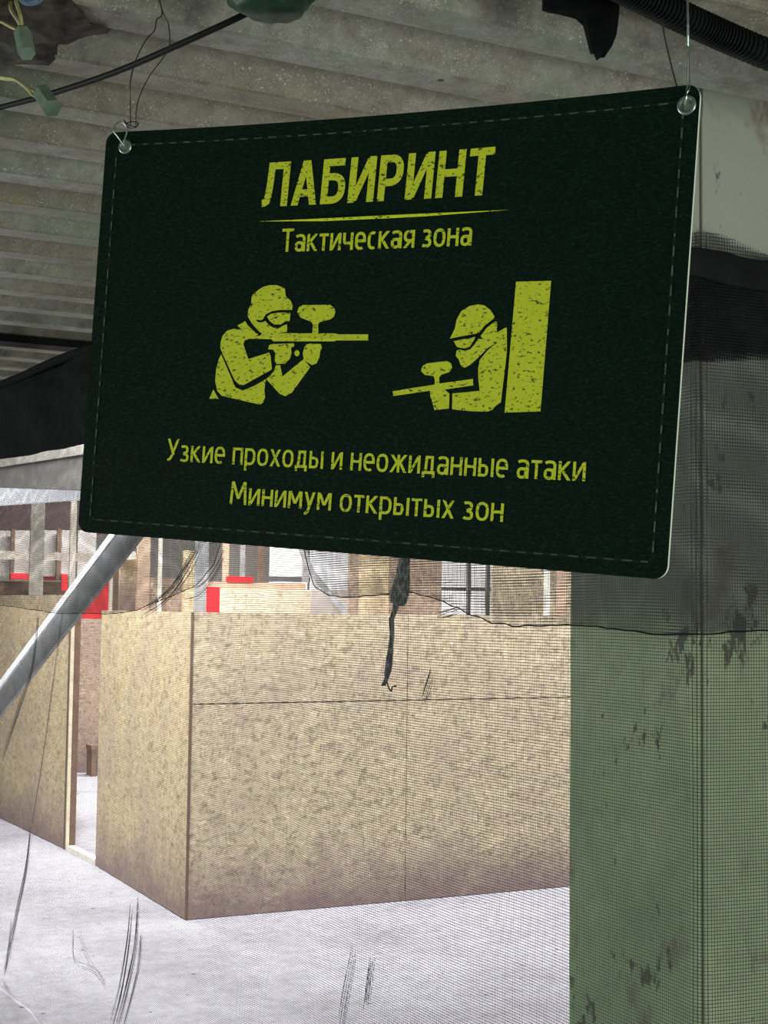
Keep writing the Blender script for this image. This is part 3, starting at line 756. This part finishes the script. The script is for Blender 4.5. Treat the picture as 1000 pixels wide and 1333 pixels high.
    if ch == 'я': p((Wd-h, 0), (Wd-h, x)); S_.append(('p', [(Wd-h, x-h), (Wd*.48, x-h)] + ell(Wd*.48, (x-h+.30)/2, Wd*.48-h, (x-h-.30)/2, 90, 270, 14) + [(Wd-h, .30)])); d((h*1.1, 0), (Wd*.62, .30))
    if ch == 'з': S_.append(('p', [(.03, x*.90), (.09, x-h)] + ell(Wd*.46, x*.735, Wd*.46-h, x*.265-h, 95, -80, 12) + [(.14, x*.50)])); S_.append(('p', [(.14, x*.50+.0)] + ell(Wd*.48, x*.26, Wd*.5-h, x*.26-h+.01, 85, -95, 12) + [(.09, h), (.02, .09)]))
    if ch == 'р': p((h, -.24), (h, x)); S_.append(('p', [(h, x-h), (Wd*.45, x-h)] + ell(Wd*.45, x/2, Wd*.55-h, x/2-h, 90, -90) + [(h, h)]))
    if ch == 'х': d((h*1.1, 0), (Wd-h*1.2, x)); d((Wd-h*1.1, 0), (h*1.2, x))
    if ch == 'д': S_.append(('p', [(.11, h), (.155, .25), (.175, x-h), (Wd-.07-h, x-h), (Wd-.07-h, h)])); p((0, h), (Wd, h)); p((h, -.14), (h, h)); p((Wd-h, -.14), (Wd-h, h))
    if ch == 'ы': p((h, 0), (h, x)); S_.append(('p', [(h, .44), (.22, .44)] + ell(.22, (.44+h)/2, .19-h, (.44-h)/2, 90, -90, 12) + [(h, h)])); p((Wd-h, 0), (Wd-h, x))
    if ch == 'ж':
        p((Wd/2, 0), (Wd/2, x))
        d((Wd/2-.03, .37), (h, x)); d((Wd/2-.06, .42), (h*.9, 0)); d((Wd/2+.03, .37), (Wd-h, x)); d((Wd/2+.06, .42), (Wd-h*.9, 0))
    if ch == 'у': d((Wd/2+.02, .06), (h*1.1, x)); S_.append(('p', [(.03, -.24+h), (.09, -.24+h), (.14, -.20+h), (.19, -.06)])); d((.165, -.13), (Wd-h*1.1, x))
    if ch == 'м': p((h, 0), (h, x)); p((Wd-h, 0), (Wd-h, x)); d((h+.03, x), (Wd/2, .20)); d((Wd-h-.03, x), (Wd/2, .20))
    return Wd, S_
def stroke_poly(st, w, sl=0.0):
    """-> list of quads (lists of 4 xy)"""
    if st[0] == 'd':
        (x0, y0), (x1, y1) = st[1], st[2]; k = st[3]
        L = math.hypot(x1-x0, y1-y0); hw = w * k * min(L / max(abs(y1-y0), 1e-6), 2.2) / 2
        return [[(x0-hw, y0), (x0+hw, y0), (x1+hw, y1), (x1-hw, y1)]]
    pts = st[1]; q = [pts[0]]
    for a in pts[1:]:
        if math.hypot(a[0]-q[-1][0], a[1]-q[-1][1]) > 1e-4: q.append(a)
    pts = q; n = len(pts); closed = st[0] == 'c'; L = []; Rr = []
    for i in range(n):
        a = pts[i-1] if (i or closed) else None; b = pts[(i+1) % n] if (i < n-1 or closed) else None; c = pts[i]
        d1 = (c[0]-a[0], c[1]-a[1]) if a else None; d2 = (b[0]-c[0], b[1]-c[1]) if b else None
        d1 = d1 or d2; d2 = d2 or d1
        l1 = math.hypot(*d1); l2 = math.hypot(*d2)
        n1 = (-d1[1]/l1, d1[0]/l1); n2 = (-d2[1]/l2, d2[0]/l2)
        m_ = (n1[0]+n2[0], n1[1]+n2[1]); ml = math.hypot(*m_) or 1; m_ = (m_[0]/ml, m_[1]/ml)
        k = min(1.5, 1 / max(0.3, m_[0]*n1[0]+m_[1]*n1[1])) * w / 2
        L.append((c[0]+m_[0]*k, c[1]+m_[1]*k)); Rr.append((c[0]-m_[0]*k, c[1]-m_[1]*k))
    out = [[Rr[i], Rr[i+1], L[i+1], L[i]] for i in range(n-1)]
    if closed: out.append([Rr[-1], Rr[0], L[0], L[-1]])
    return out
def text_line(name, txt, pl, pr, ptop, w, gap, space):
    """pl / pr: photo points of the baseline's two ends; ptop: photo point at cap height above pl"""
    (u0_, v0_), (u1_, v1_) = uv(*pl), uv(*pr); ut, vt = uv(*ptop)
    dx, dy = u1_-u0_, v1_-v0_; Lw = math.hypot(dx, dy); ex = (dx/Lw, dy/Lw)
    cap = abs((ut-u0_)*-ex[1] + (vt-v0_)*ex[0]); shear = ((ut-u0_)*ex[0] + (vt-v0_)*ex[1]) / cap
    tot = 0; items = []
    for i, chh in enumerate(txt):
        if chh == ' ': tot += space; continue
        Wd, ss = glyph(chh, w); items.append((tot, ss)); tot += Wd + gap
    tot -= gap; sx = Lw / tot
    mb = MB(); lvl = 0
    for x0, ss in items:
        for k, s_ in enumerate(ss):
            for poly in stroke_poly(s_, w):
                vs = []
                for (x, y) in poly:
                    X = (x0 + x) * sx + shear_use * y * cap; Y = y * cap
                    vs.append(S(u0_ + ex[0]*X - ex[1]*Y, v0_ + ex[1]*X + ex[0]*Y, 0.0004 + 0.00002 * k))
                mb.add(vs, [(0, 1, 2, 3)])
    return mb.build(name, 'lime', sign)
shear_use = 0.035
text_line('title_lettering', 'ЛАБИРИНТ', (341.5, 269.5), (639.5, 253.5), (349, 212), 0.162, 0.085, 0.3)
shear_use = 0.0
text_line('subtitle_lettering', 'Тактическая зона', (366, 328), (614, 319.5), (366, 298), 0.122, 0.075, 0.25)
text_line('caption_lettering', 'Узкие проходы и неожиданные атаки', (217, 600), (762, 626.5), (219, 571), 0.112, 0.085, 0.27)
text_line('caption_lettering', 'Минимум открытых зон', (299, 656), (655, 679.5), (301, 626.5), 0.112, 0.085, 0.27)
def poly_part(name, polys, ox, oy, sc, mtl='lime'):
    mb = MB()
    for pl in polys:
        q = [uv(ox + x / sc, oy + y / sc) for x, y in pl]
        tri = tessellate_polygon([[Vector((a, b, 0)) for a, b in q]])
        mb.add([S(a, b, 0.0004) for a, b in q], [tuple(t3) for t3 in tri])
    return mb.build(name, mtl, sign)
def sm(pts, k=3):
    return pts
rule = [(336, 288.3), (420, 284.6), (500, 280.0), (560, 277.3), (664, 273.2), (560, 281.3), (500, 284.6), (420, 288.0)]
poly_part('rule_line', [rule], 0, 0, 1)
circ = [(529 + 14*math.cos(i*math.pi/6), 499 + 17*math.sin(i*math.pi/6)) for i in range(12)]
pic1 = [
 [(345,140),(380,130),(420,130),(463,147),(468,190),(495,215),(505,240),(503,264),(440,264),(395,271),(362,287),(350,304),(343,317),(330,321),(312,317),(307,324),(325,333),(345,331),(357,324),(375,346),(400,361),(430,363),(455,349),(475,343),(476,383),(425,390),(735,392),(755,397),(915,397),(915,430),(740,430),(735,435),(400,435),(390,423),(268,421),(292,412),(330,403),(340,393),(322,381),(300,356),(280,331),(262,300),(265,262),(280,235),(283,190),(300,172),(325,152)],
 [(366,302),(385,287),(430,279),(493,279),(490,325),(465,329),(440,344),(405,343),(382,326)],
 [(205,350),(248,325),(262,348),(305,390),(322,397),(300,410),(262,424),(250,400),(238,378)],
 [(125,405),(150,377),(185,367),(230,372),(262,395),(285,412),(265,424),(245,430),(238,450),(265,531),(378,496),(385,510),(393,583),(385,592),(240,672),(215,670),(190,645),(125,502),(113,470),(116,435)],
 [(118,505),(195,685),(235,702),(300,675),(360,640),(352,700),(356,738),(347,765),(330,777),(305,773),(120,730),(97,705),(85,650),(90,590),(105,530)],
 [(75,696),(104,747),(53,746)],
 [(385,450),(512,446),(516,460),(497,470),(499,500),(490,530),(465,555),(418,558),(408,540),(412,500),(400,480),(372,478),(378,458)],
 circ,
 [(362,640),(405,597),(414,566),(438,564),(450,625),(482,600),(545,547),(565,532),(601,575),(500,715),(465,732),(435,720)],
 [(580,452),(600,447),(660,450),(664,468),(655,490),(651,520),(635,555),(610,564),(566,536),(560,500),(568,470)],
 [(560,238),(710,237),(732,256),(737,275),(730,300),(712,315),(652,331),(643,345),(646,394),(611,394),(616,345),(606,329),(548,306),(530,278),(538,252)]]
poly_part('shooter_pictogram', pic1, 260, 340, 1000/240)
pic2 = [
 [(510,193),(545,198),(580,225),(600,258),(598,268),(545,310),(518,345),(498,352),(420,366),(358,379),(385,325),(395,275),(420,230),(465,202)],
 [(380,392),(440,380),(497,369),(488,388),(464,425),(440,432),(412,428),(398,424),(388,410)],
 [(394,444),(410,438),(440,445),(468,437),(492,410),(512,380),(540,381),(524,366),(560,318),(606,283),(616,290),(612,350),(608,402),(560,432),(512,482),(470,520),(440,536),(420,530),(405,490),(390,472)],
 [(612,346),(667,315),(668,440),(660,520),(635,724),(608,742),(588,765),(560,775),(470,772),(370,762),(372,676),(520,662),(512,590),(512,540),(520,495),(560,445),(608,404)],
 [(48,664),(150,647),(250,632),(276,628),(276,600),(270,582),(222,575),(202,555),(208,528),(235,513),(340,500),(364,511),(371,535),(355,560),(312,575),(300,590),(301,622),(484,597),(485,632),(330,655),(356,677),(354,757),(275,767),(262,720),(252,690),(250,661),(52,690)],
 [(717,70),(908,65),(850,773),(655,780)]]
poly_part('ambush_pictogram', pic2, 500, 350, 1000/240)
# grommets
def grommet(px, py, rad):
    u, v = uv(px, py); mb = MB(); vs = []; fs = []; n = 28
    prof = [(rad, 0.0002), (rad*.93, .0014), (rad*.78, .0019), (rad*.62, .0012), (rad*.56, -.004)]
    for i in range(n):
        a = 2*math.pi*i/n
        for r, h_ in prof: vs.append(S(u + r*math.cos(a), v + r*math.sin(a), h_))
    k = len(prof)
    for i in range(n):
        for j in range(k-1):
            i2 = (i+1) % n; fs.append((i*k+j, i2*k+j, i2*k+j+1, i*k+j+1))
    g = mb.add(vs, fs).build('grommet', 'grommet', sign, smooth=True)
    vs = [S(u + rad*.60*math.cos(2*math.pi*i/n), v + rad*.60*math.sin(2*math.pi*i/n), .0006) for i in range(n)]
    MB().add(vs, [tuple(range(n))]).build('eyelet_hole', 'connector_side', g)
    return S(u, v, 0.002)
g1 = grommet(163, 191, 0.0085); g2 = grommet(894, 137, 0.0095)
# hanging wires
def atsign(px, py, n=0.004):
    u, v = uv(px, py); return S(u, v, n)
def up_to_ceiling(px, py, back=0.0):
    return hit(px, py, 2, ZC + 0.02)
D1 = (g1 - EYE).dot(FWD); D2 = (g2 - EYE).dot(FWD)
wr = thing('hanging_wire', 'thin twisted wire tied to the left eyelet of the green sign', 'wire', g1)
MB().tube([atsign(163, 190, .002), atsign(158, 180, .006), atsign(153, 172, .007), atsign(156, 164, .007), atsign(163, 161, .007), atsign(169, 166, .007), atsign(170, 175, .007), atsign(166, 185, .006), atsign(164, 191, .002)], 0.0009, 6).build('eyelet_loop', 'grommet', wr)
MB().tube([P(161, 156, D1), P(166, 162, D1-.004), P(175, 165, D1), P(180, 162, D1+.004), P(177, 159, D1+.004), P(168, 159, D1-.004), P(164, 163, D1), P(170, 167, D1-.004), P(178, 166, D1)], 0.0008, 6).build('knot', 'wire', wr)
MB().tube([P(170, 165, D1), P(169.5, 130, D1), P(170, 105, D1), P(177, 78, D1+.03), P(190, 52, D1+.06), P(201, 40, D1+.08), P(204, 26, D1+.10), P(211, 18, D1+.12), hit(206, -8, 2, ZC+.03)], 0.0008, 6).build('long_strand', 'wire', wr)
MB().tube([P(177, 163, D1), P(178, 140, D1), P(184, 120, D1+.02), P(196, 97, D1+.05), P(216, 70, D1+.08), P(221, 55, D1+.09), P(219, 30, D1+.11), P(213, 18, D1+.12), hit(203, -14, 2, ZC+.03)], 0.0007, 6).build('short_strand', 'wire', wr)
wr = thing('hanging_wire', 'thin straight wire holding the right eyelet of the green sign', 'wire', g2)
MB().tube([atsign(893, 137, .002), atsign(896, 128, .006), atsign(896, 112, .003), P(895.5, 60, D2), P(895, 0, D2+.02), hit(894, -60, 2, ZC+.03)], 0.0009, 6).build('front_strand', 'grommet', wr)
MB().tube([atsign(892, 137, .002), atsign(897, 122, .005), atsign(899, 113, .003), P(897, 60, D2+.01), P(896, 0, D2+.03), hit(895, -60, 2, ZC+.03)], 0.0006, 6).build('twin_strand', 'grommet', wr)
MB().tube([P(881, 112, D2+.012), P(874, 85, D2+.06), P(868, 60, D2+.12), P(864, 40, D2+.18), P(862, 24, 1.655)], 0.0009, 6).build('rear_strand', 'wire', wr)

# ------------------------------------------------------------------ things on the ceiling
def ceil_pt(px, py, dz=0.0): return hit(px, py, 2, ZC + dz)
o = MB().tube([ceil_pt(-60, 158, -.02), ceil_pt(0, 140, -.02), ceil_pt(60, 124, -.025), ceil_pt(150, 94, -.03), ceil_pt(240, 55, -.025), ceil_pt(310, 23, -.012), ceil_pt(330, 12, .0)], 0.0042, 8).build('black_cable', 'black_plastic', None, ceil_pt(0, 140, -.02), smooth=True)
props(o, 'black cable running slantwise under the ceiling above the left end of the sign', 'cable')
def ribbed_hose():
    p0, p1, p2, p3 = P(800, -22, 1.64), P(905, 30, 1.72), P(1040, 88, 1.83), P(1350, 215, 2.28)
    pts = spline([p0, p1, p2, p3], 24)[0]; mb = MB(); full = []; rs = []
    for a, b in zip(pts, pts[1:]):
        for k in (0, .25, .5, .75): full.append(a.lerp(b, k)); rs.append(0.0185 if k in (.0, .25) else 0.0145)
    return MB().tube(full, .02, 14, rs, smooth=0), p1
hb, hp = ribbed_hose()
o = hb.build('ribbed_conduit', 'black_plastic', None, hp); props(o, 'black ribbed conduit hose crossing the ceiling at upper right', 'conduit')
# black rag through the deck
rg = [(708,-25),(708,10),(716,13),(730,12),(752,14),(762,22),(766,40),(770,60),(772,68),(776,65),(780,70),(785,64),(790,66),(797,60),(803,45),(806,20),(808,-25)]
D = 1.72
mb = MB(); n = len(rg)
fr = [P(x, y, D) for x, y in rg]; bk = [p + FWD * 0.02 + Vector((0, 0, 0.004 * math.sin(i))) for i, p in enumerate(fr)]
tri = tessellate_polygon([[Vector((x, y, 0)) for x, y in rg]])
mb.add(fr + bk, [tuple(t3) for t3 in tri] + [tuple(i + n for i in t3) for t3 in tri] + [(i, (i+1) % n, (i+1) % n + n, i + n) for i in range(n)])
o = mb.build('black_rag', 'black_cloth', None, fr[0]); props(o, 'ragged black cloth flap hanging from the ceiling above the right half of the sign', 'cloth')
# green lump
def blob(name, c, rx, ry, rz, mt, seed, amp=0.2):
    bm = bmesh.new(); bmesh.ops.create_icosphere(bm, subdivisions=4, radius=1)
    mb = MB(); base = len(mb.v)
    vs = []
    for v in bm.verts:
        k = 1 + amp * noise.noise(v.co * 2.2 + Vector((seed, 0, 0))) + amp * .35 * noise.noise(v.co * 7 + Vector((seed, 3, 0)))
        vs.append(c + r0 * (v.co.x * rx * k) + f0 * (v.co.y * ry * k) + Vector((0, 0, v.co.z * rz * k)))
    bm.verts.ensure_lookup_table(); fs = [tuple(q.index for q in f.verts) for f in bm.faces]; bm.free()
    return mb.add(vs, fs).build(name, mt, None, c, smooth=True)
o = blob('green_fitting', P(352, -10, 1.70), 0.052, 0.05, 0.032, 'green_paint', 1.0, 0.15); props(o, 'dark green painted fitting on the ceiling where the black cable ends', 'fitting')
# rough masonry end at the top left corner
o = blob('ceiling_patch', P(5, 25, 1.86), 0.11, 0.10, 0.035, 'masonry', 4.0, 0.45); struct(o); o.name = 'trim_2'
# wire connectors
def connector(px0, py0, px1, py1, d, rad, label, wires):
    a, b = P(px0, py0, d), P(px1, py1, d - .02)
    t = thing('wire_connector', label, 'connector', a, 'wire connectors at the upper left')
    MB().tube([a, a.lerp(b, .5), b], rad, 6, smooth=0).build('cap', 'connector_side', t)
    ax = (b - a).normalized()
    MB().tube([a - ax * .0015, a + ax * 0.0008], rad * .97, 6, smooth=0).build('collar', 'connector_top', t)
    for w_ in wires:
        MB().tube([a] + [P(x, y, d + dd) for x, y, dd in w_], 0.0022, 6).build('lead_wire', 'wire_yellow', t, smooth=True)
connector(29, 42, 35, 70, 1.75, 0.0105, 'green wire connector hanging at the top left corner, wires from above', [[(24, 28, .0), (14, 12, .02), (14, -4, .04), (20, -20, .06)], [(27, 22, .0), (21, 2, .02), (18, -18, .05)], [(12, 34, .02), (3, 29, .05), (-16, 22, .1)]])
connector(55, 122, 68, 141, 1.8, 0.0125, 'green wire connector lying over the black cable at upper left', [[(45, 125, .0), (32, 112, .0), (18, 103, .02), (5, 101, .05), (-18, 96, .1)], [(42, 118, .02), (24, 105, .03), (8, 103, .06), (-18, 100, .1)]])
o = MB().tube([P(22, -14, 1.6), P(30, 0, 1.62), P(41, 3.0, 1.62), P(52, -2, 1.62), P(58, -18, 1.6)], 0.004, 8).build('blue_cable_loop', 'blue_plastic', None, P(41, 3, 1.62), smooth=True)
props(o, 'blue cable loop just entering the top left corner of the view', 'cable')
